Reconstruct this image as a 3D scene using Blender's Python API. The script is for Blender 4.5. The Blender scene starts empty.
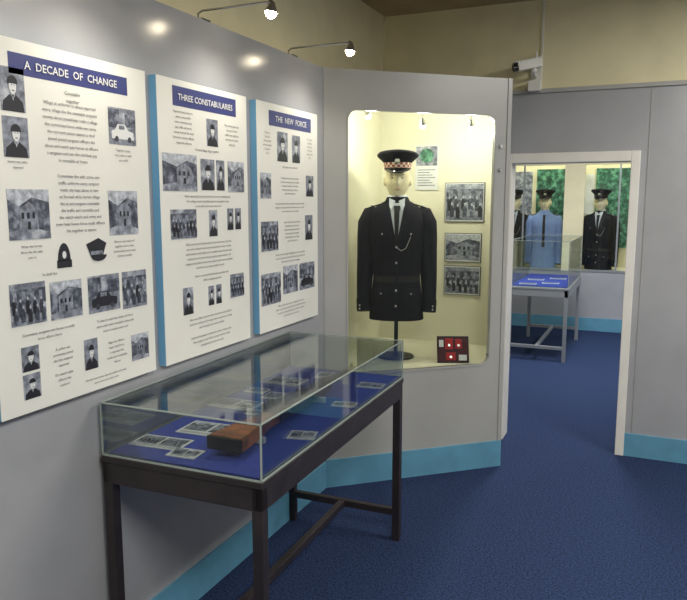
import bpy, bmesh, math, random
from mathutils import Vector, Matrix
sc=bpy.context.scene
sc.view_settings.view_transform='Standard'
rad=math.radians
def lin(c):
    c=c/255.0
    return c/12.92 if c<=0.04045 else ((c+0.055)/1.055)**2.4
def L(c): return (lin(c[0]),lin(c[1]),lin(c[2]),1)
MATS={}
def mk(name,col,rough=0.6,metal=0.0,noise=0.0,scale=20,bump=0.0,emit=None,estr=0,spec=None,bscale=None):
    m=bpy.data.materials.new(name); m.use_nodes=True
    nt=m.node_tree; b=nt.nodes['Principled BSDF']
    b.inputs['Base Color'].default_value=L(col)
    b.inputs['Roughness'].default_value=rough
    b.inputs['Metallic'].default_value=metal
    if spec is not None: b.inputs['Specular IOR Level'].default_value=spec
    tc=nt.nodes.new('ShaderNodeTexCoord')
    if noise>0:
        n=nt.nodes.new('ShaderNodeTexNoise'); n.inputs['Scale'].default_value=scale; n.inputs['Detail'].default_value=4
        nt.links.new(tc.outputs['Object'],n.inputs['Vector'])
        r=nt.nodes.new('ShaderNodeValToRGB')
        r.color_ramp.elements[0].position=0.3; r.color_ramp.elements[1].position=0.7
        lo=[max(0,x*(1-noise)) for x in col]; hi=[min(255,x*(1+noise)) for x in col]
        r.color_ramp.elements[0].color=L(lo); r.color_ramp.elements[1].color=L(hi)
        nt.links.new(n.outputs['Fac'],r.inputs['Fac']); nt.links.new(r.outputs['Color'],b.inputs['Base Color'])
    if bump>0:
        n2=nt.nodes.new('ShaderNodeTexNoise'); n2.inputs['Scale'].default_value=bscale or scale; n2.inputs['Detail'].default_value=3
        nt.links.new(tc.outputs['Object'],n2.inputs['Vector'])
        bp=nt.nodes.new('ShaderNodeBump'); bp.inputs['Strength'].default_value=bump; bp.inputs['Distance'].default_value=0.01
        nt.links.new(n2.outputs['Fac'],bp.inputs['Height']); nt.links.new(bp.outputs['Normal'],b.inputs['Normal'])
    if emit:
        b.inputs['Emission Color'].default_value=L(emit); b.inputs['Emission Strength'].default_value=estr
    MATS[name]=m; return m
def mkglass(name,refl=1.0,tint=(235,245,240)):
    m=bpy.data.materials.new(name); m.use_nodes=True; nt=m.node_tree; nt.nodes.clear()
    o=nt.nodes.new('ShaderNodeOutputMaterial'); mx=nt.nodes.new('ShaderNodeMixShader')
    t=nt.nodes.new('ShaderNodeBsdfTransparent'); t.inputs[0].default_value=L(tint)
    g=nt.nodes.new('ShaderNodeBsdfGlossy'); g.inputs['Roughness'].default_value=0.01
    f=nt.nodes.new('ShaderNodeFresnel'); f.inputs['IOR'].default_value=1.45
    mu=nt.nodes.new('ShaderNodeMath'); mu.operation='MULTIPLY'; mu.inputs[1].default_value=refl
    nt.links.new(f.outputs[0],mu.inputs[0]); nt.links.new(mu.outputs[0],mx.inputs[0])
    nt.links.new(t.outputs[0],mx.inputs[1]); nt.links.new(g.outputs[0],mx.inputs[2]); nt.links.new(mx.outputs[0],o.inputs[0])
    MATS[name]=m
def mkphoto(name,cols,scale):
    m=mk(name,cols[1],0.5); nt=m.node_tree; b=nt.nodes['Principled BSDF']
    tc=nt.nodes.new('ShaderNodeTexCoord'); n=nt.nodes.new('ShaderNodeTexNoise'); n.inputs['Scale'].default_value=scale; n.inputs['Detail'].default_value=5; n.inputs['Roughness'].default_value=.65
    nt.links.new(tc.outputs['Object'],n.inputs['Vector']); r=nt.nodes.new('ShaderNodeValToRGB'); e=r.color_ramp.elements
    e[0].position=.36; e[0].color=L(cols[0]); e[1].position=.64; e[1].color=L(cols[2]); k=e.new(.5); k.color=L(cols[1])
    nt.links.new(n.outputs['Fac'],r.inputs['Fac']); nt.links.new(r.outputs['Color'],b.inputs['Base Color'])
mkphoto('ph_tex',((34,38,50),(76,82,98),(140,146,160)),26)
mkphoto('ph_tex2',((80,86,100),(128,134,148),(178,184,194)),20)
mkphoto('ph_green',((18,52,42),(44,104,82),(110,170,140)),14)
mk('wall_grey',(160,162,167),0.2,noise=0.03,scale=3)
mk('wall_cream',(226,219,184),0.7,noise=0.03,scale=4)
mk('ceiling_mat',(176,158,130),0.8,noise=0.04,scale=5)
mk('carpet',(38,50,78),0.95,noise=0.45,scale=110,bump=0.5,bscale=160,spec=0.1)
mk('skirt_blue',(94,150,178),0.45,noise=0.04,scale=8)
mk('panel_white',(222,223,218),0.5,noise=0.012,scale=4)
mk('panel_edge',(110,165,202),0.5)
mk('banner_blue',(50,58,118),0.5)
mk('ink',(62,64,74),0.7)
mk('ph_black',(28,30,40),0.5)
mk('ph_dark',(52,56,68),0.5,noise=0.35,scale=60)
mk('ph_mid',(115,121,134),0.5,noise=0.3,scale=50)
mk('ph_light',(165,171,182),0.5,noise=0.2,scale=50)
mk('ph_white',(215,218,220),0.5)
mk('white_paint',(226,224,218),0.4,noise=0.02,scale=6)
mk('cab_inner',(224,222,200),0.7,noise=0.02,scale=4)
mk('cab_grey',(164,165,163),0.3,noise=0.03,scale=3)
mk('dark_frame',(46,40,42),0.4,noise=0.15,scale=12)
mk('grey_frame',(150,155,160),0.35,metal=0.3)
mk('felt_blue',(42,60,150),0.9,noise=0.12,scale=90)
mk('glass_edge',(170,182,176),0.25,metal=0.3)
mk('acrylic',(205,212,215),0.2)
mk('chrome',(190,190,190),0.25,metal=1.0)
mk('wood',(128,76,40),0.4,noise=0.3,scale=18)
mk('wood_dark',(50,34,26),0.4,noise=0.3,scale=18)
mk('gun_metal',(46,46,50),0.4,metal=0.5)
mk('cloth_navy',(22,23,30),0.85,noise=0.2,scale=60,bump=0.2,bscale=90,spec=0.2)
mk('cloth_navy2',(28,29,38),0.85,spec=0.2)
mk('cloth_black',(14,14,18),0.7)
mk('shirt_blue',(130,155,210),0.8,noise=0.05,scale=40)
mk('shirt_white',(205,212,222),0.8)
mk('skin',(232,222,188),0.5,noise=0.02,scale=20)
mk('lips',(205,170,145),0.5)
mk('brow',(165,140,105),0.6)
mk('silver',(205,205,205),0.3,metal=0.9)
mk('chk_red',(150,62,56),0.7)
mk('chk_white',(222,206,190),0.7)
mk('patent',(12,12,14),0.15)
mk('red_cloth',(170,36,38),0.7)
mk('dark_red',(70,22,28),0.7)
mk('cctv_white',(225,225,220),0.4)
mk('cctv_dark',(30,30,34),0.3)
mk('bulb',(255,250,230),0.4,emit=(255,238,205),estr=60)
mk('fill_glow',(255,255,250),0.4,emit=(255,250,240),estr=3)  # glowing underside of the added ceiling fill housings
mkglass('glass',0.62,(249,252,251)); mkglass('glass_pane',0.6,(247,249,247))

class MB:
    def __init__(s,name): s.name=name; s.v=[];s.f=[];s.m=[];s.sm=[];s.mats=[];s.M=Matrix()
    def mi(s,n):
        if n not in s.mats: s.mats.append(n)
        return s.mats.index(n)
    def add(s,vs,fs,mat,smooth=False):
        o=len(s.v); s.v+= [s.M@Vector(p) for p in vs]; k=s.mi(mat)
        for f in fs: s.f.append([o+i for i in f]); s.m.append(k); s.sm.append(smooth)
    def box(s,x0,x1,y0,y1,z0,z1,mat):
        vs=[(x0,y0,z0),(x1,y0,z0),(x1,y1,z0),(x0,y1,z0),(x0,y0,z1),(x1,y0,z1),(x1,y1,z1),(x0,y1,z1)]
        s.add(vs,[(0,3,2,1),(4,5,6,7),(0,1,5,4),(1,2,6,5),(2,3,7,6),(3,0,4,7)],mat)
    def prism(s,pts,z0,z1,mat):
        n=len(pts); vs=[(p[0],p[1],z0) for p in pts]+[(p[0],p[1],z1) for p in pts]
        s.add(vs,[tuple(range(n))[::-1],tuple(range(n,2*n))]+[(i,(i+1)%n,n+(i+1)%n,n+i) for i in range(n)],mat)
    def rings(s,rs,mat,c0=True,c1=True,smooth=True):
        n=len(rs[0]); vs=[p for r in rs for p in r]; fs=[]
        for k in range(len(rs)-1):
            for i in range(n):
                j=(i+1)%n; fs.append((k*n+i,k*n+j,(k+1)*n+j,(k+1)*n+i))
        s.add(vs,fs,mat,smooth)
        if c0: s.add(rs[0],[tuple(range(n))[::-1]],mat)
        if c1: s.add(rs[-1],[tuple(range(n))],mat)
    def tube(s,pts,rd,mat,seg=12,sq=None,c0=True,c1=True,smooth=True):
        pts=[Vector(p) for p in pts]
        if not hasattr(rd,'__len__'): rd=[rd]*len(pts)
        rs=[]; 
        for i,p in enumerate(pts):
            d=(pts[min(i+1,len(pts)-1)]-pts[max(i-1,0)]).normalized()
            ref=Vector((0,1,0)) if abs(d.y)<0.9 else Vector((0,0,1))
            a=d.cross(ref).normalized(); b=d.cross(a).normalized()
            rs.append([p+a*math.cos(t)*rd[i]+b*math.sin(t)*rd[i]*(sq or 1) for t in [2*math.pi*k/seg for k in range(seg)]])
        s.rings(rs,mat,c0,c1,smooth)
    def ell(s,c,r,mat,nu=16,nv=10):
        vs=[];fs=[]
        for j in range(nv+1):
            ph=math.pi*j/nv
            for i in range(nu):
                t=2*math.pi*i/nu
                vs.append((c[0]+r[0]*math.sin(ph)*math.cos(t),c[1]+r[1]*math.sin(ph)*math.sin(t),c[2]+r[2]*math.cos(ph)))
        for j in range(nv):
            for i in range(nu): fs.append((j*nu+i,j*nu+(i+1)%nu,(j+1)*nu+(i+1)%nu,(j+1)*nu+i))
        s.add(vs,fs,mat,True)
    def build(s,loc=(0,0,0),rot=(0,0,0),parent=None,bevel=0,recalc=True):
        me=bpy.data.meshes.new(s.name); me.from_pydata([tuple(p) for p in s.v],[],s.f)
        for n in s.mats: me.materials.append(MATS[n])
        for i,p in enumerate(me.polygons): p.material_index=s.m[i]; p.use_smooth=s.sm[i]
        bm=bmesh.new(); bm.from_mesh(me)
        if recalc: bmesh.ops.recalc_face_normals(bm,faces=bm.faces)
        bm.to_mesh(me); bm.free()
        ob=bpy.data.objects.new(s.name,me); sc.collection.objects.link(ob)
        ob.location=loc; ob.rotation_euler=rot
        if parent: ob.parent=parent
        if bevel:
            b=ob.modifiers.new('bevel','BEVEL'); b.width=bevel; b.segments=2; b.limit_method='ANGLE'; b.angle_limit=rad(50)
        return ob
def empty(name,loc=(0,0,0),rot=(0,0,0)):
    e=bpy.data.objects.new(name,None); sc.collection.objects.link(e); e.location=loc; e.rotation_euler=rot; e.empty_display_size=0.1
    return e
def simple(name,boxes,bevel=0,parent=None):
    m=MB(name)
    for b in boxes: m.box(*b)
    return m.build(bevel=bevel,parent=parent)

# ---------------- room shell ----------------
CE=3.0; XL=-1.71; PT=2.42
simple('floor',[(-3.6,3.0,-2.2,10.5,-0.1,0,'carpet')])
simple('ceiling',[(-3.6,3.0,-2.2,10.5,CE,CE+0.1,'ceiling_mat')])
simple('wall_left_upper',[(-1.97,-1.85,-2.2,4.90,0,CE,'wall_cream')])
simple('wall_left',[(-1.85,XL,-2.2,3.60,0,PT,'wall_grey')])
simple('wall_right',[(2.8,2.92,-2.2,10.5,0,CE,'wall_grey')])
simple('wall_front',[(-1.97,2.92,-2.2,-2.08,0,CE,'wall_cream')])
simple('wall_back',[(-1.85,-0.91,4.90,5.02,0,PT,'wall_grey'),(-0.155,2.8,4.90,5.02,0,PT,'wall_grey'),(-0.91,-0.155,4.90,5.02,1.95,PT,'wall_grey')])
simple('wall_back_upper',[(-1.85,2.8,4.93,5.02,PT,CE,'wall_cream')])
simple('trim_1',[(-0.95,2.8,4.885,4.93,PT-0.02,PT+0.006,'cab_grey')])
simple('trim_2',[(-0.058,-0.053,4.896,4.90,0.16,PT-0.02,'cab_grey')])
simple('baseboard_left',[(XL,XL+0.012,-2.0,3.6,0,0.16,'skirt_blue')])
simple('baseboard_back',[(-0.10,2.8,4.885,4.90,0,0.155,'skirt_blue')])
simple('baseboard_right',[(2.785,2.8,-2.0,4.88,0,0.155,'skirt_blue')])
simple('door_frame_1',[(-0.155,-0.10,4.875,5.045,0,2.01,'white_paint'),(-0.965,-0.905,4.875,5.045,0,2.01,'white_paint'),(-0.905,-0.155,4.875,5.045,1.945,2.01,'white_paint')],bevel=0.004)
simple('wall_left_rear',[(-3.6,-3.48,5.02,10.5,0,CE,'wall_cream')])
simple('wall_left_return',[(-3.6,-1.97,4.90,5.02,0,CE,'wall_cream')])
simple('wall_rear',[(-3.48,2.8,9.60,9.68,0,0.78,'wall_grey')])
simple('wall_rear_header',[(-3.48,2.8,9.60,9.68,2.15,CE,'wall_cream')])
simple('wall_rear_pier',[(-1.09,-0.84,9.60,9.66,0.78,2.15,'wall_cream')])
simple('wall_rear_left',[(-3.48,-2.4,9.60,9.68,0.78,2.15,'wall_grey')])
simple('wall_rear_right',[(0.5,2.8,9.60,9.68,0.78,2.15,'wall_grey')])
simple('showcase_plinth',[(-3.40,2.75,9.685,10.375,0.0,0.78,'wall_cream')])
simple('wall_rear_inner',[(-3.48,2.8,10.38,10.46,0,CE,'wall_cream')])
simple('showcase_divider',[(-0.98,-0.94,9.66,10.38,0.78,2.15,'wall_cream')])
simple('baseboard_rear',[(-3.48,2.8,9.585,9.60,0,0.17,'skirt_blue')])
simple('window_1',[(-2.4,-1.09,9.63,9.636,0.78,2.15,'glass_pane')])
simple('window_2',[(-0.84,0.5,9.63,9.636,0.78,2.15,'glass_pane')])
simple('trim_3',[(-2.4,-1.09,9.59,9.64,0.775,0.80,'grey_frame'),(-0.84,0.5,9.59,9.64,0.775,0.80,'grey_frame'),(-1.62,-1.60,9.61,9.64,0.80,2.15,'grey_frame'),(-0.43,-0.41,9.61,9.64,0.80,2.15,'grey_frame')])
for (x0,x1,z0,z1,mt) in [(-1.56,-1.10,1.15,2.13,'ph_green'),(-0.92,-0.78,1.5,2.05,'ph_white'),(-0.76,-0.2,1.05,2.13,'ph_green'),(-2.05,-1.62,1.2,2.1,'ph_tex2')]:
    m=MB('exhibit_poster'); m.box(x0,x1,10.365,10.379,z0,z1,mt); m.build()

# ---------------- 2D graphics helpers ----------------
class Fr:
    def __init__(s,O,U,V): s.O=Vector(O);s.U=Vector(U).normalized();s.V=Vector(V).normalized();s.N=s.U.cross(s.V)
    def p(s,u,v,l): return s.O+s.U*u+s.V*v+s.N*(0.0006*l)
def fpoly(mb,fr,pts,l,mat): mb.add([fr.p(a,b,l) for a,b in pts],[tuple(range(len(pts)))],mat)
def frect(mb,fr,a,b,c,d,l,mat): fpoly(mb,fr,[(a,b),(c,b),(c,d),(a,d)],l,mat)
def fdisc(mb,fr,cx,cy,rx,ry,l,mat,n=14,t0=0,t1=360):
    k=n if t1-t0>=360 else n+1
    fpoly(mb,fr,[(cx+rx*math.cos(rad(t0+(t1-t0)*i/n)),cy+ry*math.sin(rad(t0+(t1-t0)*i/n))) for i in range(k)],l,mat)
def photo(mb,fr,u0,v0,u1,v1,kind,R,l=1):
    if v0>v1: v0,v1=v1,v0
    w=u1-u0;h=v1-v0
    X=lambda a:u0+a*w
    Y=lambda b:v0+b*h
    def rc(a,b,c,d,k,m): frect(mb,fr,X(max(0,a)),Y(b),X(min(1,c)),Y(d),l+k,m)
    if kind=='portrait':
        rc(0,0,1,1,0,'ph_tex2' if R.random()<.6 else 'ph_mid')
        fpoly(mb,fr,[(X(.06),Y(0)),(X(.94),Y(0)),(X(.9),Y(.22)),(X(.64),Y(.38)),(X(.36),Y(.38)),(X(.1),Y(.22))],l+1,'ph_black')
        fpoly(mb,fr,[(X(.44),Y(.37)),(X(.5),Y(.24)),(X(.56),Y(.37))],l+2,'ph_light')
        rc(.42,.34,.58,.46,2,'ph_light')
        fdisc(mb,fr,X(.5),Y(.58),.15*w,.19*h,l+3,'ph_white')
        fdisc(mb,fr,X(.5),Y(.66),.19*w,.16*h,l+4,'ph_black',t0=-10,t1=190)
        fdisc(mb,fr,X(.45),Y(.60),.02*w,.015*h,l+5,'ph_dark',n=6); fdisc(mb,fr,X(.55),Y(.60),.02*w,.015*h,l+5,'ph_dark',n=6)
        rc(.45,.47,.55,.49,5,'ph_dark')
    elif kind=='group':
        rc(0,0,1,1,0,'ph_tex2'); rc(0,.5,1,.86,1,'ph_tex'); rc(0,0,1,.12,1,'ph_mid')
        for i in range(4): rc(.08+.24*i,.6,.18+.24*i,.8,2,'ph_mid')
        n=max(4,int(w/h*5))
        for row in range(2):
            for i in range(n):
                cx=(i+.5+.3*row+R.uniform(-.1,.1))/(n+.3); b=.06+.2*(1-row)+R.uniform(-.02,.03); q=R.choice(['ph_black','ph_dark','ph_tex'])
                fpoly(mb,fr,[(X(max(0,cx-.24/n)),Y(b)),(X(min(1,cx+.24/n)),Y(b)),(X(min(1,cx+.3/n)),Y(b+.22)),(X(cx+.12/n),Y(b+.32)),(X(cx-.12/n),Y(b+.32)),(X(max(0,cx-.3/n)),Y(b+.22))],l+3+row*3,q)
                fdisc(mb,fr,X(cx),Y(b+.36),.13*w/n,.042*h,l+4+row*3,'ph_light',n=8)
    elif kind=='street':
        s=R.uniform(-.1,.1)
        rc(0,0,1,1,0,'ph_tex')
        fpoly(mb,fr,[(X(0),Y(1)),(X(1),Y(1)),(X(1),Y(.74)),(X(.62+s),Y(.84)),(X(.3+s),Y(.66)),(X(0),Y(.8))],l+1,'ph_light')
        fpoly(mb,fr,[(X(0),Y(0)),(X(1),Y(0)),(X(1),Y(.12)),(X(.5),Y(.26)),(X(0),Y(.16))],l+1,'ph_tex2')
        fpoly(mb,fr,[(X(.3+s),Y(.2)),(X(.75+s),Y(.2)),(X(.75+s),Y(.6)),(X(.54+s),Y(.76)),(X(.3+s),Y(.6))],l+2,'ph_mid')
        for i in range(3):
            a=.35+s+.13*i; rc(a,.42,a+.06,.54,3,'ph_black')
        rc(.49+s,.2,.56+s,.36,3,'ph_black')
    else:
        rc(0,0,1,1,0,'ph_tex2'); rc(0,.45,.4,.95,1,'ph_tex'); rc(.6,.5,1,.85,1,'ph_tex'); rc(0,0,1,.2,1,'ph_mid')
        fpoly(mb,fr,[(X(.1),Y(.15)),(X(.9),Y(.15)),(X(.9),Y(.36)),(X(.7),Y(.4)),(X(.6),Y(.56)),(X(.32),Y(.56)),(X(.22),Y(.4)),(X(.1),Y(.36))],l+2,'ph_black' if R.random()<.5 else 'ph_white')
        fdisc(mb,fr,X(.27),Y(.15),.07*w,.08*h,l+3,'ph_dark',n=10); fdisc(mb,fr,X(.74),Y(.15),.07*w,.08*h,l+3,'ph_dark',n=10)
        rc(.36,.42,.56,.53,3,'ph_mid')
VOC=("the force was formed when the county and city police joined together and new officers were sworn in to serve "
"each town and village with a constable on the beat while the sergeant kept watch at the station house and the "
"chief constable reported to the committee every year about crime roads traffic radio cars horses uniforms and pay").split()
def para(R,n,c):
    out=[]
    for i in range(n):
        s=''; lim=c*(1 if i<n-1 else .6)
        while len(s)<lim-4: s+=(' ' if s else '')+R.choice(VOC)
        out.append(s.capitalize() if i==0 else s)
    return '\n'.join(out)
def text(name,body,loc,rot,size,mat,parent=None,align='CENTER',sp=1.15,off=0.0,chs=1.0):
    c=bpy.data.curves.new(name,'FONT'); c.body=body; c.size=size; c.align_x=align; c.space_line=sp; c.offset=off; c.resolution_u=2; c.space_character=chs
    c.materials.append(MATS[mat]); o=bpy.data.objects.new(name,c); sc.collection.objects.link(o); o.location=loc; o.rotation_euler=rot
    if parent: o.parent=parent
    return o
ROTX=(rad(90),0,rad(90))
# ---------------- exhibition panels ----------------
def panel(y0,y1,banner,title,photos,texts,seed,extra=None):
    R=random.Random(seed); z0,z1=1.07,2.15; xf=-1.676; W=y1-y0;H=z1-z0
    root=empty('exhibition_panel',(xf,y0,z0))
    m=MB('board'); m.box(-0.033,-0.0005,0,W,0,H,'panel_edge')
    fr=Fr((0,0,0),(0,1,0),(0,0,1))
    frect(m,fr,0,0,W,H,0,'panel_white')
    a,b,c,d=banner; frect(m,fr,a*W,(1-d)*H,c*W,(1-b)*H,1,'banner_blue')
    for (a2,b2,c2,d2,k) in photos: photo(m,fr,a2*W,(1-d2)*H,c2*W,(1-b2)*H,k,R)
    if extra: extra(m,fr,W,H)
    m.build(parent=root,recalc=False)
    bh=(d-b)*H
    t=text('title',title,(0.0035,(a+c)/2*W,(1-d)*H+bh*0.32),ROTX,bh*0.55,'ph_white',root,off=0.0004)
    bpy.context.view_layer.update(); lim=(c-a)*W*.86
    if t.dimensions.x>lim: t.data.size*=lim/t.dimensions.x
    for i,(u,v,n,ch,sz) in enumerate(texts):
        text('text_%d'%i,para(R,n,ch),(0.002,u*W,(1-v)*H-sz*0.8),ROTX,sz*.78,'ink',root,sp=1.5)
def extra1(m,fr,W,H):
    cx,cy=.39*W,(1-.59)*H
    fdisc(m,fr,cx,cy,.026,.055,2,'ph_black',t0=0,t1=180); frect(m,fr,cx-.03,cy-.022,cx+.03,cy+.002,2,'ph_black'); fdisc(m,fr,cx,cy+.018,.008,.012,3,'ph_white')
    cx=.595*W; cy=(1-.585)*H
    fpoly(m,fr,[(cx-.028,cy),(cx+.028,cy),(cx+.046,cy+.04),(cx+.01,cy+.058),(cx-.046,cy+.04)],2,'ph_black')
    frect(m,fr,cx-.028,cy+.004,cx+.028,cy+.016,3,'ph_mid'); fdisc(m,fr,cx+.008,cy+.002,.036,.02,4,'ph_black',t0=180,t1=360)
panel(1.375,2.06,(.15,.035,.86,.09),'A  DECADE  OF  CHANGE',
 [(.10,.075,.225,.187,'portrait'),(.10,.2,.23,.305,'portrait'),(.715,.132,.91,.244,'car'),(.10,.388,.32,.523,'street'),(.69,.388,.90,.526,'street'),
  (.08,.64,.27,.755,'group'),(.295,.648,.485,.757,'street'),(.525,.646,.74,.76,'car'),(.76,.646,.945,.766,'group'),
  (.12,.815,.215,.884,'portrait'),(.12,.892,.215,.962,'portrait'),(.48,.836,.57,.93,'portrait'),(.81,.858,.945,.945,'street')],
 [(.49,.105,2,10,.02),(.475,.14,9,38,.018),(.505,.34,9,32,.018),(.81,.255,3,18,.014),(.165,.31,2,16,.013),(.21,.535,3,18,.014),(.79,.54,4,24,.014),(.3,.615,1,22,.016),
  (.7,.78,3,38,.0155),(.28,.775,2,36,.0155),(.35,.835,4,16,.015),(.35,.91,3,16,.015),(.70,.855,5,16,.015),(.62,.955,2,44,.013)],1,extra1)
panel(2.12,2.735,(.15,.022,.86,.09),'THREE CONSTABULARIES',
 [(.5,.115,.63,.215,'portrait'),(.03,.255,.38,.385,'street'),(.42,.265,.58,.38,'portrait'),(.6,.265,.7,.38,'portrait'),(.74,.265,.95,.385,'street'),
  (.09,.45,.36,.555,'group'),(.5,.455,.6,.555,'portrait'),(.72,.45,.8,.535,'portrait'),(.82,.45,.9,.535,'portrait'),
  (.19,.735,.3,.835,'portrait'),(.47,.745,.54,.82,'portrait'),(.56,.745,.63,.82,'portrait'),(.74,.715,.92,.81,'group')],
 [(.25,.1,7,22,.0165),(.8,.12,5,20,.0165),(.5,.225,1,50,.017),(.5,.395,3,60,.0165),(.5,.57,6,62,.0165),(.52,.69,2,46,.017),(.5,.85,3,60,.0165),(.5,.92,3,54,.0165)],2)
panel(2.82,3.45,(.18,.03,.88,.095),'THE  NEW  FORCE',
 [(.3,.115,.47,.245,'portrait'),(.54,.12,.68,.245,'portrait'),(.04,.3,.2,.41,'street'),(.78,.3,.92,.4,'portrait'),(.04,.51,.3,.64,'group'),(.76,.49,.9,.61,'portrait'),
  (.03,.74,.33,.88,'group'),(.37,.72,.62,.85,'street'),(.65,.72,.93,.85,'car')],
 [(.15,.12,6,13,.016),(.85,.12,6,13,.016),(.5,.26,1,50,.017),(.5,.31,5,36,.016),(.5,.425,3,60,.016),(.53,.51,6,32,.016),(.5,.655,3,60,.016),(.5,.89,4,58,.016)],3)

# ---------------- spot lamps on rods ----------------
def spot(y,aim,power):
    root=empty('spotlight',(-1.78,y,PT))
    m=MB('lamp_body')
    m.box(-0.04,0.04,-0.03,0.03,0,0.02,'chrome')
    m.tube([(0,0,0.015),(0,0,0.045),(0.02,0,0.055),(0.34,0,0.055)],0.0045,'chrome',8)
    m.tube([(0.34,0,0.055),(0.352,0,0.045)],[0.012,0.012],'chrome',10)
    h=Vector((0.352,0,0.045)); d=(Vector(aim)-(Vector((-1.78,y,PT))+h)).normalized()
    m.tube([h-d*0.008,h+d*0.008,h+d*0.026,h+d*0.032],[0.010,0.016,0.026,0.028],'chrome',16,c1=False)
    m.tube([h+d*0.024,h+d*0.044,h+d*0.054],[0.022,0.020,.009],'bulb',16)
    m.build(parent=root)
    l=bpy.data.lights.new('spot_beam','SPOT'); l.energy=power; l.color=(1,.91,.76); l.spot_size=rad(140); l.spot_blend=1.0; l.shadow_soft_size=0.02
    o=bpy.data.objects.new('spot_beam',l); sc.collection.objects.link(o); o.parent=root; o.location=h+d*0.065
    o.rotation_euler=d.to_track_quat('-Z','Y').to_euler()
for y in (1.02,1.79,2.54,3.33): spot(y,(-1.60,y-0.1,1.2),12)

# ---------------- angled display cabinet ----------------
A=Vector((XL,3.6,0)); B=Vector((-0.83,4.375,0)); D=(B-A).normalized(); LEN=(B-A).length; NI=Vector((-D.y,D.x,0))
cab=empty('display_cabinet',A)
m=MB('cabinet_front')
def face_hole(m,off,mat,s0,s1,z0,z1,r,S0,S1,Z0,Z1):
    P=lambda s,z: D*s+NI*off+Vector((0,0,z))
    cs=[((s1-r,z1-r),0,(S1,Z1)),((s0+r,z1-r),90,(S0,Z1)),((s0+r,z0+r),180,(S0,Z0)),((s1-r,z0+r),270,(S1,Z0))]
    loops=[]; 
    for (c,t,o) in cs:
        arc=[(c[0]+r*math.cos(rad(t+90*i/6)),c[1]+r*math.sin(rad(t+90*i/6))) for i in range(7)]
        for i in range(6): m.add([P(*arc[i]),P(*arc[i+1]),P(*o)],[(0,1,2)],mat)
        loops.append((arc,o))
    for k in range(4):
        a,o=loops[k]; a2,o2=loops[(k+1)%4]
        m.add([P(*a[-1]),P(*a2[0]),P(*o2),P(*o)],[(0,1,2,3)],mat)
    return [q for a,_ in loops for q in a]
S0,S1,Z0,Z1=.145,1.075,.68,2.2
lp=face_hole(m,0,'cab_grey',S0,S1,Z0,Z1,.055,0,LEN,0.0,PT)
face_hole(m,0.03,'cab_inner',S0,S1,Z0,Z1,.055,0.04,LEN-.03,0.5,PT)
P=lambda s,z,o: D*s+NI*o+Vector((0,0,z))
n=len(lp)
m.add([P(a,b,0) for a,b in lp]+[P(a,b,.03) for a,b in lp],[(i,(i+1)%n,n+(i+1)%n,n+i) for i in range(n)],'cab_grey')
rim=[P(a,b,-0.004) for a,b in lp]
cx=(S0+S1)/2; cz=(Z0+Z1)/2
out=[P(a+(.010 if a>cx else -.010),b+(.010 if b>cz else -.010),-0.004) for a,b in lp]
m.add(rim+out,[(i,(i+1)%n,n+(i+1)%n,n+i) for i in range(n)],'cab_grey')
out2=[P(a+(.010 if a>cx else -.010),b+(.010 if b>cz else -.010),0) for a,b in lp]
m.add(out+out2,[(i,(i+1)%n,n+(i+1)%n,n+i) for i in range(n)],'cab_grey')
def sbox(m,s0,s1,o0,o1,z0,z1,mat):
    vs=[P(s,z,o) for z in (z0,z1) for (s,o) in ((s0,o0),(s1,o0),(s1,o1),(s0,o1))]
    m.add(vs,[(0,3,2,1),(4,5,6,7),(0,1,5,4),(1,2,6,5),(2,3,7,6),(3,0,4,7)],mat)
sbox(m,0.005,LEN+.004,-0.012,0.0,0,0.17,'skirt_blue')
sbox(m,LEN-0.02,LEN+.006,-0.006,0.03,0.17,PT,'cab_grey')
sbox(m,0,0.012,-0.004,0.0,0.17,PT,'cab_grey')
Bl=B-A
def wl(x,y): return (x-A.x,y-A.y)
m.prism([(Bl.x,Bl.y),wl(-0.975,4.87),wl(-0.995,4.87),(Bl.x-.03,Bl.y+.0)],0,PT,'cab_grey')
inn=[(0.0,0.02),wl(-1.71,3.62),wl(-1.84,3.64),wl(-1.84,4.86),wl(-0.985,4.86),(Bl.x-.02,Bl.y)]
m.prism(inn,PT-.02,PT,'cab_grey')
m.prism([(0.02,0.04)]+inn[1:],0.64,0.68,'cab_inner')
def vwall(p,q,z0,z1,mat): m.add([(p[0],p[1],z0),(q[0],q[1],z0),(q[0],q[1],z1),(p[0],p[1],z1)],[(0,1,2,3)],mat)
vwall(wl(-1.838,3.64),wl(-1.838,4.855),.68,PT-.02,'cab_inner'); vwall(wl(-1.838,4.855),wl(-.99,4.855),.68,PT-.02,'cab_inner')
vwall(wl(-.99,4.855),(Bl.x-.035,Bl.y+.01),.68,PT-.02,'cab_inner'); vwall(wl(-1.7,3.64),wl(-1.838,3.64),.68,PT-.02,'cab_inner')
for z in (2.02,1.88):
    c=P(1.112,z,-0.002); m.tube([c,c-NI*0.012],[.012,.010],'chrome',12)
m.tube([P(1.06,.74,-.0),P(1.06,.74,-.012)],[.008,.007],'chrome',10)
m.build(parent=cab,recalc=False)
m=MB('cabinet_glass'); sbox(m,S0-.03,S1+.03,.031,.036,Z0-.02,Z1+.03,'glass_pane'); m.build(parent=cab)
m=MB('cabinet_lamps')
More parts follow.
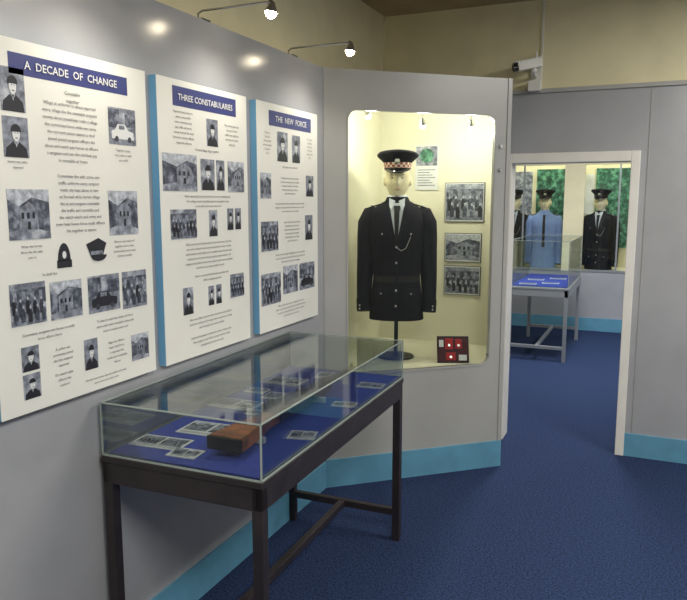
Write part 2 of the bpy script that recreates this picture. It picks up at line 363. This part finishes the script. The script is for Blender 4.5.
for (x,y) in ((-1.64,4.06),(-1.34,4.24),(-1.08,4.42)):
    p=Vector((x-A.x,y-A.y,PT-.02)); dr=.17 if x<-1.5 else .22; m.tube([p,p-Vector((0,0,dr))],.006,'chrome',8)
    q=p-Vector((0,0,dr)); d=Vector((0.0,.45,-.9)).normalized() if x>-1.5 else Vector((.35,.3,-.9)).normalized()
    m.tube([q-d*.015,q+d*.008,q+d*.022],[.012,.018,.024],'chrome',14,c1=False); m.tube([q+d*.014,q+d*.034,q+d*.044],[.018,.017,.007],'bulb',14)
    l=bpy.data.lights.new('cabinet_light','POINT'); l.energy=5.6; l.color=(1,.96,.84); l.shadow_soft_size=.03
    o=bpy.data.objects.new('cabinet_light',l); sc.collection.objects.link(o); o.parent=cab; o.location=q+d*.07
m.build(parent=cab)
R=random.Random(9)
for (x0,x1,z0,z1,k) in [(-1.355,-1.075,1.548,1.82,'group'),(-1.35,-1.09,1.267,1.47,'street'),(-1.35,-1.09,1.032,1.24,'group')]:
    m=MB('framed_photograph'); m.box(x0,x1,4.842,4.853,z0,z1,'cloth_black')
    fr=Fr((x0,4.8415,z0),(1,0,0),(0,0,1)); w=x1-x0;h=z1-z0
    frect(m,fr,.004,.004,w-.004,h-.004,0,'ph_white')
    photo(m,fr,.008,.012,w-.008,h-.01,k,R,1); m.build(recalc=False)
m=MB('information_sheet'); m.box(-1.578,-1.41,4.845,4.853,1.77,2.08,'ph_white'); fr=Fr((-1.578,4.8445,1.77),(1,0,0),(0,0,1))
frect(m,fr,.006,.17,.162,.304,1,'ph_tex2'); fdisc(m,fr,.084,.24,.05,.05,2,'ph_green')
for i in range(7): frect(m,fr,.02,.03+.018*i,.148-.02*(i%3),.036+.018*i,1,'ph_mid')
m.build(recalc=False)
m=MB('medal_display_board')
m.box(-.10,.10,-.006,.006,0,.17,'cloth_black'); m.box(-.094,.094,-.0075,-.006,.006,.164,'dark_red')
m.box(-.05,-.0,-.010,-.0075,.085,.155,'red_cloth'); m.box(.015,.055,-.010,-.0075,.09,.15,'red_cloth')
m.box(-.088,-.06,-.010,-.0075,.10,.145,'ph_white')
m.box(-.045,.015,-.010,-.0075,.016,.065,'red_cloth'); m.box(.035,.085,-.010,-.0075,.014,.05,'ph_white')
m.tube([(-.025,-.010,.11),(-.025,-.014,.11)],.008,'silver',14); m.tube([(.035,-.010,.11),(.035,-.014,.11)],.008,'silver',14); m.tube([(-.015,-.010,.035),(-.015,-.014,.035)],.008,'silver',14)
m.box(-.02,.02,.006,.05,0,.012,'cloth_black')
m.build(loc=(-1.11,4.235,.6815),rot=(rad(-22),0,rad(22)),bevel=.001)

# ---------------- uniformed mannequin ----------------
TR=[(.94,.176,.130),(1.0,.172,.128),(1.1,.160,.120),(1.19,.150,.112),(1.3,.160,.120),(1.4,.174,.128),(1.48,.182,.126),(1.545,.180,.112),(1.585,.156,.094),(1.612,.115,.08),(1.632,.078,.07),(1.655,.066,.064)]
def tinterp(z):
    if z<=TR[0][0]: return TR[0][1:]
    for a,b in zip(TR,TR[1:]):
        if z<=b[0]:
            t=(z-a[0])/(b[0]-a[0]); return (a[1]+(b[1]-a[1])*t,a[2]+(b[2]-a[2])*t)
    return TR[-1][1:]
def fy(x,z):
    rx,ry=tinterp(z); q=min(.98,abs(x)/rx); return -ry*(1-q**2.4)**(1/2.4)
def wrap(m,q,off,mat,nu=4,nv=8,thick=True):
    vs=[]
    for j in range(nv+1):
        for i in range(nu+1):
            u=i/nu;v=j/nv
            x=(q[0][0]*(1-u)+q[1][0]*u)*(1-v)+(q[3][0]*(1-u)+q[2][0]*u)*v
            z=(q[0][1]*(1-u)+q[1][1]*u)*(1-v)+(q[3][1]*(1-u)+q[2][1]*u)*v
            vs.append((x,fy(x,z)-off,z))
    m.add(vs,[(j*(nu+1)+i,j*(nu+1)+i+1,(j+1)*(nu+1)+i+1,(j+1)*(nu+1)+i) for j in range(nv) for i in range(nu)],mat,True)
    nb=nu+1; border=[i for i in range(nb)]+[j*nb+nu for j in range(1,nv+1)]+[nv*nb+i for i in range(nu-1,-1,-1)]+[j*nb for j in range(nv-1,0,-1)]
    bv=[vs[i] for i in border]; b2=[(p[0],p[1]+off,p[2]) for p in bv]; k=len(bv)
    m.add(bv+b2,[(i,(i+1)%k,k+(i+1)%k,k+i) for i in range(k)],mat)
def head(m,skin,zc=1.828):
    nu,nv=36,30; vs=[]
    for j in range(nv+1):
        t=j/nv; ph=math.pi*t; z=math.cos(ph)*.125
        for i in range(nu):
            a=2*math.pi*i/nu; cx=math.cos(a); sy=math.sin(a)
            r=math.sin(ph)**.85 if 0<t<1 else 0
            rx=.078; ry=.096
            if z<-.02: rx*=1-.30*((-z-.02)/.105)**1.4; 
            x=rx*r*cx; y=ry*r*sy
            if z<-.03 and sy>0: y*=1-.45*min(1,(-z-.03)/.09)
            front=max(0,-sy)
            g=lambda zc2,sz,xc,sx: math.exp(-((z-zc2)/sz)**2-((x-xc)/sx)**2)*(front>0.2)
            y-=.022*g(-.028,.016,0,.012)+.012*g(-.005,.022,0,.009)
            y+=.010*g(.008,.014,.030,.016)+.010*g(.008,.014,-.030,.016)
            y-=.006*g(.03,.010,.028,.02)+.006*g(.03,.010,-.028,.02)
            y-=.007*g(-.060,.009,0,.022); y-=.010*g(-.098,.016,0,.022)
            vs.append((x,y,zc+z))
    m.add(vs,[(j*nu+i,j*nu+(i+1)%nu,(j+1)*nu+(i+1)%nu,(j+1)*nu+i) for j in range(nv) for i in range(nu)],skin,True)
    for s in (-1,1):
        m.ell((s*.079,.008,zc-.012),(.010,.018,.032),skin,12,8)
        m.ell((s*.030,-.0755,zc+.007),(.012,.007,.005),'ph_white',10,6); m.ell((s*.030,-.081,zc+.007),(.005,.003,.0045),'ph_dark',8,6)
        m.box(s*.030-.015,s*.030+.015,-.088,-.08,zc+.026,zc+.029,'brow')
    m.ell((0,-.089,zc-.060),(.021,.008,.006),'lips',12,6)
    m.tube([(0,.012,zc-.17),(0,.012,zc-.13),(0,.008,zc-.06)],[.058,.055,.057],skin,20)
def cap(m,zb,chk=True):
    seg=64
    def ring(rx,ry,z,tilt=0,y0=0): return [(rx*math.cos(t),y0+ry*math.sin(t),z-tilt*math.sin(t)) for t in [2*math.pi*k/seg for k in range(seg)]]
    rows=[(.084,.103,zb),(.0855,.104,zb+.015),(.087,.105,zb+.030),(.0885,.106,zb+.045)]
    for k in range(3):
        a=ring(*rows[k]);b=ring(*rows[k+1])
        for i in range(seg):
            j=(i+1)%seg; c=('chk_red' if ((i//2)+k)%2 else 'chk_white') if chk else 'cloth_black'
            m.add([a[i],a[j],b[j],b[i]],[(0,1,2,3)],c)
    m.rings([ring(.0885,.106,zb+.045),ring(.105,.122,zb+.062,.008),ring(.128,.142,zb+.083,.014),ring(.131,.145,zb+.092,.016),ring(.122,.136,zb+.102,.017),ring(.07,.08,zb+.110,.014),ring(.01,.01,zb+.111,.01)],'cloth_navy',c0=False)
    m.add(ring(.084,.103,zb),[tuple(range(seg))],'cloth_black')
    n=16; inn=[];outp=[];o2=[]
    for k in range(n+1):
        t=rad(205+130*k/n); s=math.sin((k/n)*math.pi)
        inn.append((.086*math.cos(t),.105*math.sin(t),zb+.004))
        outp.append(((.086+.012*s)*math.cos(t),(.105+.058*s)*math.sin(t),zb+.004-.028*s))
    i2=[(p[0],p[1],p[2]+.004) for p in inn]; o2=[(p[0],p[1],p[2]+.004) for p in outp]
    N=n+1; m.add(inn+outp+o2+i2,[(k,k+1,N+k+1,N+k) for k in range(n)]+[(N+k,N+k+1,2*N+k+1,2*N+k) for k in range(n)]+[(2*N+k,2*N+k+1,3*N+k+1,3*N+k) for k in range(n)],'patent',True)
    m.tube([(0,-.112,zb+.052),(0,-.122,zb+.056)],[.018,.014],'silver',10)
    m.tube([(.086*math.cos(rad(t)),-.004+.109*math.sin(rad(t)),zb+.008) for t in range(200,341,10)],.004,'patent',6)
def mannequin(loc,rotz,coat,base,chk=True,shirt_only=False,hat=True):
    root=empty('uniformed_mannequin',(loc[0],loc[1],loc[2]+base),(0,0,rotz)); off=(0,0,-base)
    m=MB('stand'); m.tube([(0,.01,base),(0,.01,base+.012)],[.12,.115],'gun_metal',28); m.tube([(0,.01,base+.01),(0,.01,1.3)],.013,'gun_metal',12); m.build(loc=off,parent=root)
    m=MB('tunic'); seg=48; rs=[]
    m.M=Matrix.Translation((0,0,.94))@Matrix.Diagonal((1,1,1.09,1))@Matrix.Translation((0,0,-.94))
    zs=[]
    for a,b in zip(TR,TR[1:]):
        k=max(1,int((b[0]-a[0])/.022))
        for i in range(k): zs.append(a[0]+(b[0]-a[0])*i/k)
    zs.append(TR[-1][0])
    for z in zs:
        rx,ry=tinterp(z); ring=[]
        for k in range(seg):
            t=2*math.pi*k/seg; c,s_=math.cos(t),math.sin(t); e=2/2.4
            fold=1+ (.012*math.sin(5*t+z*9)+.01*math.sin(9*t-z*14))*max(0,min(1,(1.5-z)/.4))*(0.4 if s_<0 else 1)
            ring.append((rx*math.copysign(abs(c)**e,c)*fold,ry*math.copysign(abs(s_)**e,s_)*fold,z))
        rs.append(ring)
    m.rings(rs,coat)
    for s in (-1,1):
        pts=[(s*.130,.0,1.572),(s*.164,.0,1.552),(s*.188,.002,1.50),(s*.196,.006,1.42),(s*.200,.008,1.32),(s*.205,.004,1.21),(s*.208,-.008,1.12),(s*.208,-.024,1.04),(s*.205,-.036,.985)]
        m.tube(pts,[.035,.058,.064,.060,.056,.053,.049,.046,.047],coat,20,sq=1.12,c1=False)
        e=Vector(pts[-1]); d=(e-Vector(pts[-2])).normalized()
        m.tube([e-d*.0,e-d*.004],[.046,.04],'cloth_black',20,c0=False)
        m.tube([e-d*.075,e-d*.0],[.050,.050],coat,20,sq=1.12,c0=True,c1=False)
        for q in range(2): 
            b=e-d*(.02+.02*q)+Vector((s*.025,-.048,0)); m.ell(b,(.005,.004,.005),'silver',8,6)
        m.add([(s*.075,-.03,1.618),(s*.075,.03,1.618),(s*.180,.032,1.588),(s*.180,-.032,1.588),(s*.075,-.03,1.626),(s*.075,.03,1.626),(s*.180,.032,1.596),(s*.180,-.032,1.596)],
              [(0,3,2,1),(4,5,6,7),(0,1,5,4),(1,2,6,5),(2,3,7,6),(3,0,4,7)],'cloth_black')
        m.ell((s*.095,0,1.624),(.008,.008,.005),'silver',8,6); m.ell((s*.160,0,1.606),(.009,.012,.006),'silver',8,6)
        if not shirt_only:
            wrap(m,[(s*.010,1.40),(s*.004,1.39),(s*.044,1.60),(s*.062,1.60)],.013,coat,2,8)
            wrap(m,[(s*.012,1.40),(s*.074,1.51),(s*.086,1.545),(s*.050,1.58)],.012,'cloth_navy2',3,6)
            wrap(m,[(s*.046,1.575),(s*.086,1.55),(s*.076,1.60),(s*.050,1.625)],.016,'cloth_navy2',3,4)
            # shirt collar points
            wrap(m,[(s*.034,1.575),(s*.046,1.60),(s*.050,1.648),(s*.010,1.632)],.014,'shirt_white',3,4)
        wrap(m,[(s*.055,1.36),(s*.125,1.36),(s*.125,1.465),(s*.055,1.465)],.005,coat,4,4)
        wrap(m,[(s*.050,1.435),(s*.130,1.435),(s*.130,1.47),(s*.050,1.47)],.010,'cloth_navy2' if not shirt_only else coat,4,3)
        m.ell((s*.09,fy(.09,1.445)-.012,1.445),(.005,.004,.005),'silver',8,6)
        if not shirt_only:
            wrap(m,[(s*.05,.985),(s*.140,.985),(s*.135,1.12),(s*.05,1.12)],.006,coat,4,4)
            wrap(m,[(s*.046,1.085),(s*.140,1.085),(s*.138,1.13),(s*.046,1.13)],.011,'cloth_navy2',4,3)
            m.ell((s*.095,fy(.095,1.10)-.013,1.10),(.005,.004,.005),'silver',8,6)
    if not shirt_only:
        wrap(m,[(-.004,1.41),(.004,1.41),(.052,1.62),(-.052,1.62)],.004,'shirt_white',6,8)
        wrap(m,[(-.008,1.40),(.008,1.40),(.017,1.56),(-.017,1.56)],.011,'cloth_black',3,6)
        wrap(m,[(-.015,1.56),(.015,1.56),(.020,1.605),(-.020,1.605)],.018,'cloth_black',3,3)
        wrap(m,[(-.002,.945),(.012,.945),(.012,1.38),(-.002,1.38)],.005,'cloth_navy2',2,10)
        for z in (1.37,1.28,1.12,1.03): m.ell((.0,fy(0,z)-.009,z),(.007,.005,.007),'silver',10,6)
        m.tube([(.0,fy(0,1.37)-.012,1.37),(.03,fy(.03,1.35)-.014,1.35),(.06,fy(.06,1.365)-.014,1.365),(.088,fy(.088,1.43)-.016,1.43)],.0018,'silver',6)
        wrap(m,[(-.150,1.165),(.150,1.165),(.150,1.20),(-.150,1.20)],.004,'cloth_black',14,2)
    else:
        wrap(m,[(-.02,1.2),(.02,1.2),(.016,1.60),(-.016,1.60)],.01,'cloth_black',3,8)
    m.rings([[(r*math.cos(2*math.pi*k/24),.008+r*math.sin(2*math.pi*k/24),z) for k in range(24)] for r,z in ((.070,1.628),(.066,1.664),(.060,1.664),(.060,1.64))],'shirt_white' if not shirt_only else coat,c0=False,c1=False)
    m.build(loc=off,parent=root)
    m=MB('head'); head(m,'skin'); m.build(loc=off,parent=root)
    if hat: m=MB('peaked_cap'); cap(m,1.886,chk); m.build(loc=off,parent=root,recalc=True)
    return root
mannequin((-1.50,4.25,0),rad(18),'cloth_navy',.681)
mannequin((-1.79,9.98,-.16),rad(5),'cloth_navy',.78+.163,chk=False)
mannequin((-1.38,9.98,-.16),rad(5),'shirt_blue',.78+.163,chk=False,shirt_only=True)
mannequin((-.66,9.98,-.16),rad(-10),'cloth_navy',.78+.163,chk=False)

# ---------------- table display cases ----------------
def table_case(cx,cy,w,l,deck,top,rot,fm='dark_frame',gw='glass'):
    root=empty('glass_display_case',(cx,cy,0),(0,0,rot)); a=w/2;b=l/2
    m=MB('table_frame'); t=.038; i_=.004
    for sx in (-1,1):
        for sy in (-1,1):
            x=sx*(a-i_-t/2); y=sy*(b-i_-t/2); m.box(x-t/2,x+t/2,y-t/2,y+t/2,0,deck-.025,fm)
        m.box(sx*(a-i_)-(.025 if sx>0 else 0),sx*(a-i_)+(0 if sx>0 else .025),-b+i_,b-i_,deck-.10,deck-.025,fm)
    for sy in (-1,1):
        y=sy*(b-i_); m.box(-a+i_,a-i_,min(y,y-sy*.025),max(y,y-sy*.025),deck-.10,deck-.025,fm)
        yy=sy*(b-i_-t/2); m.box(-a+.04,a-.04,yy-.015,yy+.015,.13,.165,fm)
    m.box(-.017,.017,-b+.04,b-.04,.131,.164,fm)
    m.box(-a,a,-b,b,deck-.025,deck-.002,fm)
    m.build(parent=root,bevel=.003)
    m=MB('felt_lining'); m.box(-a+.02,a-.02,-b+.02,b-.02,deck-.002,deck+.006,'felt_blue'); m.build(parent=root)
    m=MB('glass_cover'); g=.006; a2=a-.006;b2=b-.006
    m.box(-a2,-a2+g,-b2,b2,deck-.001,top,gw); m.box(a2-g,a2,-b2,b2,deck-.001,top,gw)
    m.box(-a2+g,a2-g,-b2,-b2+g,deck-.001,top,gw); m.box(-a2+g,a2-g,b2-g,b2,deck-.001,top,gw)
    m.box(-a2,a2,-b2,b2,top,top+g,gw); m.build(parent=root)
    m=MB('glass_edging'); e=.0025
    for sx in (-1,1):
        m.box(sx*a2-e,sx*a2+e,-b2-e,b2+e,top+g-.002,top+g+.002,'glass_edge')
        m.box(sx*a2-e,sx*a2+e,-b2-e,b2+e,deck-.002,deck+.004,'glass_edge')
        for sy in (-1,1): m.box(sx*a2-e,sx*a2+e,sy*b2-e,sy*b2+e,deck-.001,top+g,'glass_edge')
    for sy in (-1,1):
        m.box(-a2,a2,sy*b2-e,sy*b2+e,top+g-.002,top+g+.002,'glass_edge'); m.box(-a2,a2,sy*b2-e,sy*b2+e,deck-.002,deck+.004,'glass_edge')
    m.build(parent=root)
    return root
DK=.838
table_case(-1.383,2.474,.63,1.41,DK,1.015,rad(1))
table_case(-1.08,8.2,.62,1.35,.79,1.27,0,'grey_frame')

# rifle lying on its side on two low acrylic rests
m=MB('rifle')
zf=DK+.0065; m.M=Matrix.Translation((0,0,.022))
def slab(prof,rsz,mat):
    m.rings([[(v*(1-ins*12),u*(1-ins*.5)+ins,z) for u,v in prof] for ins,z in rsz],mat,smooth=False)
slab([(0,-.062),(0,.066),(.06,.064),(.20,.046),(.27,.030),(.34,.030),(.34,-.018),(.28,-.012),(.20,-.032),(.10,-.050)],[(.004,0),(0,.012),(0,.036),(.004,.05)],'wood')
slab([(.34,-.030),(.34,.036),(.50,.036),(.66,.032),(.84,.026),(.845,-.018),(.60,-.024),(.45,-.030)],[(.004,0),(0,.010),(0,.042),(.004,.054)],'wood_dark')
m.box(-.064,.069,-.008,.004,.002,.048,'cloth_black')
m.box(-.018,.034,.30,.52,.046,.068,'gun_metal'); m.tube([(.012,.50,.052),(.012,.80,.046),(.012,1.12,.036)],[.018,.015,.012],'gun_metal',14)
m.tube([(.006,.36,.062),(.045,.37,.066),(.07,.37,.056)],[.007,.006,.007],'gun_metal',8); m.ell((.076,.37,.056),(.013,.013,.013),'gun_metal',10,8)
m.tube([(-.02,.30,.022),(-.05,.315,.022),(-.055,.35,.022),(-.045,.385,.022),(-.02,.39,.022)],.004,'gun_metal',8); m.tube([(-.02,.345,.022),(-.04,.34,.022)],.004,'gun_metal',6)
m.box(-.090,-.02,.41,.49,.008,.040,'gun_metal')
m.tube([(.012,.62,.034),(.012,.636,.034)],.028,'gun_metal',14); m.tube([(.012,.80,.034),(.012,.816,.034)],.025,'gun_metal',14)
m.box(.008,.016,1.09,1.11,.044,.062,'gun_metal'); m.box(0,.024,.54,.58,.064,.078,'gun_metal')
m.M=Matrix()
m.box(-.05,.06,.16,.18,0,.023,'acrylic'); m.box(-.03,.05,.70,.72,0,.023,'acrylic'); m.box(-.002,.026,1.02,1.03,0,.048,'acrylic')
m.build(loc=(-1.275,1.90,zf),rot=(0,0,rad(1)),bevel=.003)
R=random.Random(5)
for i,(x,y,w,h,r,kind) in enumerate([(-1.56,1.93,.20,.11,4,'group'),(-1.415,1.875,.11,.08,4,'group'),(-1.48,2.12,.22,.14,3,'street'),(-1.135,2.20,.10,.09,14,'car'),(-1.57,2.44,.20,.13,0,'group'),
     (-1.45,2.62,.16,.11,5,'street'),(-1.56,2.86,.18,.13,0,'car'),(-1.41,3.04,.14,.12,8,'group'),(-1.15,2.62,.10,.07,10,'street'),(-1.16,2.95,.12,.09,6,'group'),(-1.60,2.66,.1,.08,0,'portrait'),(-1.43,2.37,.08,.07,0,'portrait')]):
    m=MB('photo_card'); m.box(-w/2,w/2,-h/2,h/2,0,.003,'ph_white'); fr=Fr((-w/2,-h/2,.0036),(1,0,0),(0,1,0))
    photo(m,fr,.008,h*.25,w*.48,h-.008,kind,R,0); photo(m,fr,w*.52,h*.25,w-.008,h-.008,R.choice(['group','street','portrait']),R,0)
    for q in range(2): frect(m,fr,.012,.008+q*.009,w-.02,.011+q*.009,1,'ph_mid')
    m.build(loc=(x,y,DK+.0066),rot=(0,0,rad(r)),recalc=False)
R=random.Random(6)
for (x,y) in [(-1.22,7.75),(-1.0,7.9),(-1.2,8.2),(-.98,8.4)]:
    m=MB('photo_card'); m.box(-.09,.09,-.06,.06,0,.003,'ph_white'); fr=Fr((-.09,-.06,.0036),(1,0,0),(0,1,0)); photo(m,fr,.008,.02,.172,.112,'group',R,0)
    m.build(loc=(x,y,.7966),rot=(0,0,rad(5)),recalc=False)

# ---------------- security camera + conduit ----------------
root=empty('security_camera',(-.77,4.928,2.51))
m=MB('camera_body')
m.box(-.035,.035,-.015,0,-.06,.06,'cctv_white'); m.tube([(0,-.01,0),(0,-.09,.0),(0,-.11,.02)],.012,'cctv_white',12); m.ell((0,-.11,.025),(.022,.022,.022),'cctv_white')
M=Matrix.Translation((-.02,-.13,.06))@Matrix.Rotation(rad(-62),4,'Z')@Matrix.Rotation(rad(12),4,'X')
m.M=M; m.box(-.03,.03,-.09,.07,-.027,.027,'cctv_white'); m.box(-.036,.036,-.11,.075,.027,.033,'cctv_white'); m.tube([(0,-.09,0),(0,-.118,0)],[.022,.024],'cctv_dark',16); m.M=Matrix()
m.box(-.04,.04,-.09,-.015,-.10,-.035,'cctv_white'); m.tube([(0,-.03,.05),(.0,-.03,.16)],[.02,.006],'cctv_white',10)
m.build(parent=root,bevel=.002)
m=MB('cable_conduit'); m.box(-.745,-.733,4.918,4.93,PT+.01,CE,'white_paint'); m.build()
# ---------------- added ceiling fill lights in made-up housings, out of view ----------------
def add_fill(x,y,w,l,power,col):
    root=empty('added_ceiling_fill',(x,y,CE)); m=MB('fill_housing'); m.box(-w/2,w/2,-l/2,l/2,-.05,0,'white_paint'); m.box(-w/2+.02,w/2-.02,-l/2+.02,l/2-.02,-.056,-.05,'fill_glow'); m.build(parent=root)
    L_=bpy.data.lights.new('fill_area','AREA'); L_.shape='RECTANGLE'; L_.size=w; L_.size_y=l; L_.energy=power; L_.color=col
    o=bpy.data.objects.new('fill_area',L_); sc.collection.objects.link(o); o.parent=root; o.location=(0,0,-.065)
add_fill(.7,.2,.6,1.2,92,(1,.97,.91)); add_fill(1.3,3.4,.6,1.2,80,(1,.96,.88)); add_fill(-.6,7.0,.6,1.2,105,(.97,.98,1)); add_fill(1.6,8.0,.6,1.2,50,(.97,.98,1))
for x in (-1.6,-.3):
    L_=bpy.data.lights.new('showcase_light','AREA'); L_.size=.5; L_.energy=16; L_.color=(.97,1,.95)
    o=bpy.data.objects.new('showcase_light',L_); sc.collection.objects.link(o); o.location=(x,9.9,2.9)
w=bpy.data.worlds.new('World'); sc.world=w; w.use_nodes=True; w.node_tree.nodes['Background'].inputs[0].default_value=(.6,.7,1,1); w.node_tree.nodes['Background'].inputs[1].default_value=.05
cam=bpy.data.cameras.new('Camera'); co=bpy.data.objects.new('Camera',cam); sc.collection.objects.link(co); sc.camera=co
co.location=(0,0,1.7); co.rotation_euler=(rad(90-8.13),0,rad(23.8)); cam.sensor_fit='HORIZONTAL'; cam.sensor_width=36; cam.lens=700/687*36; cam.clip_start=.05
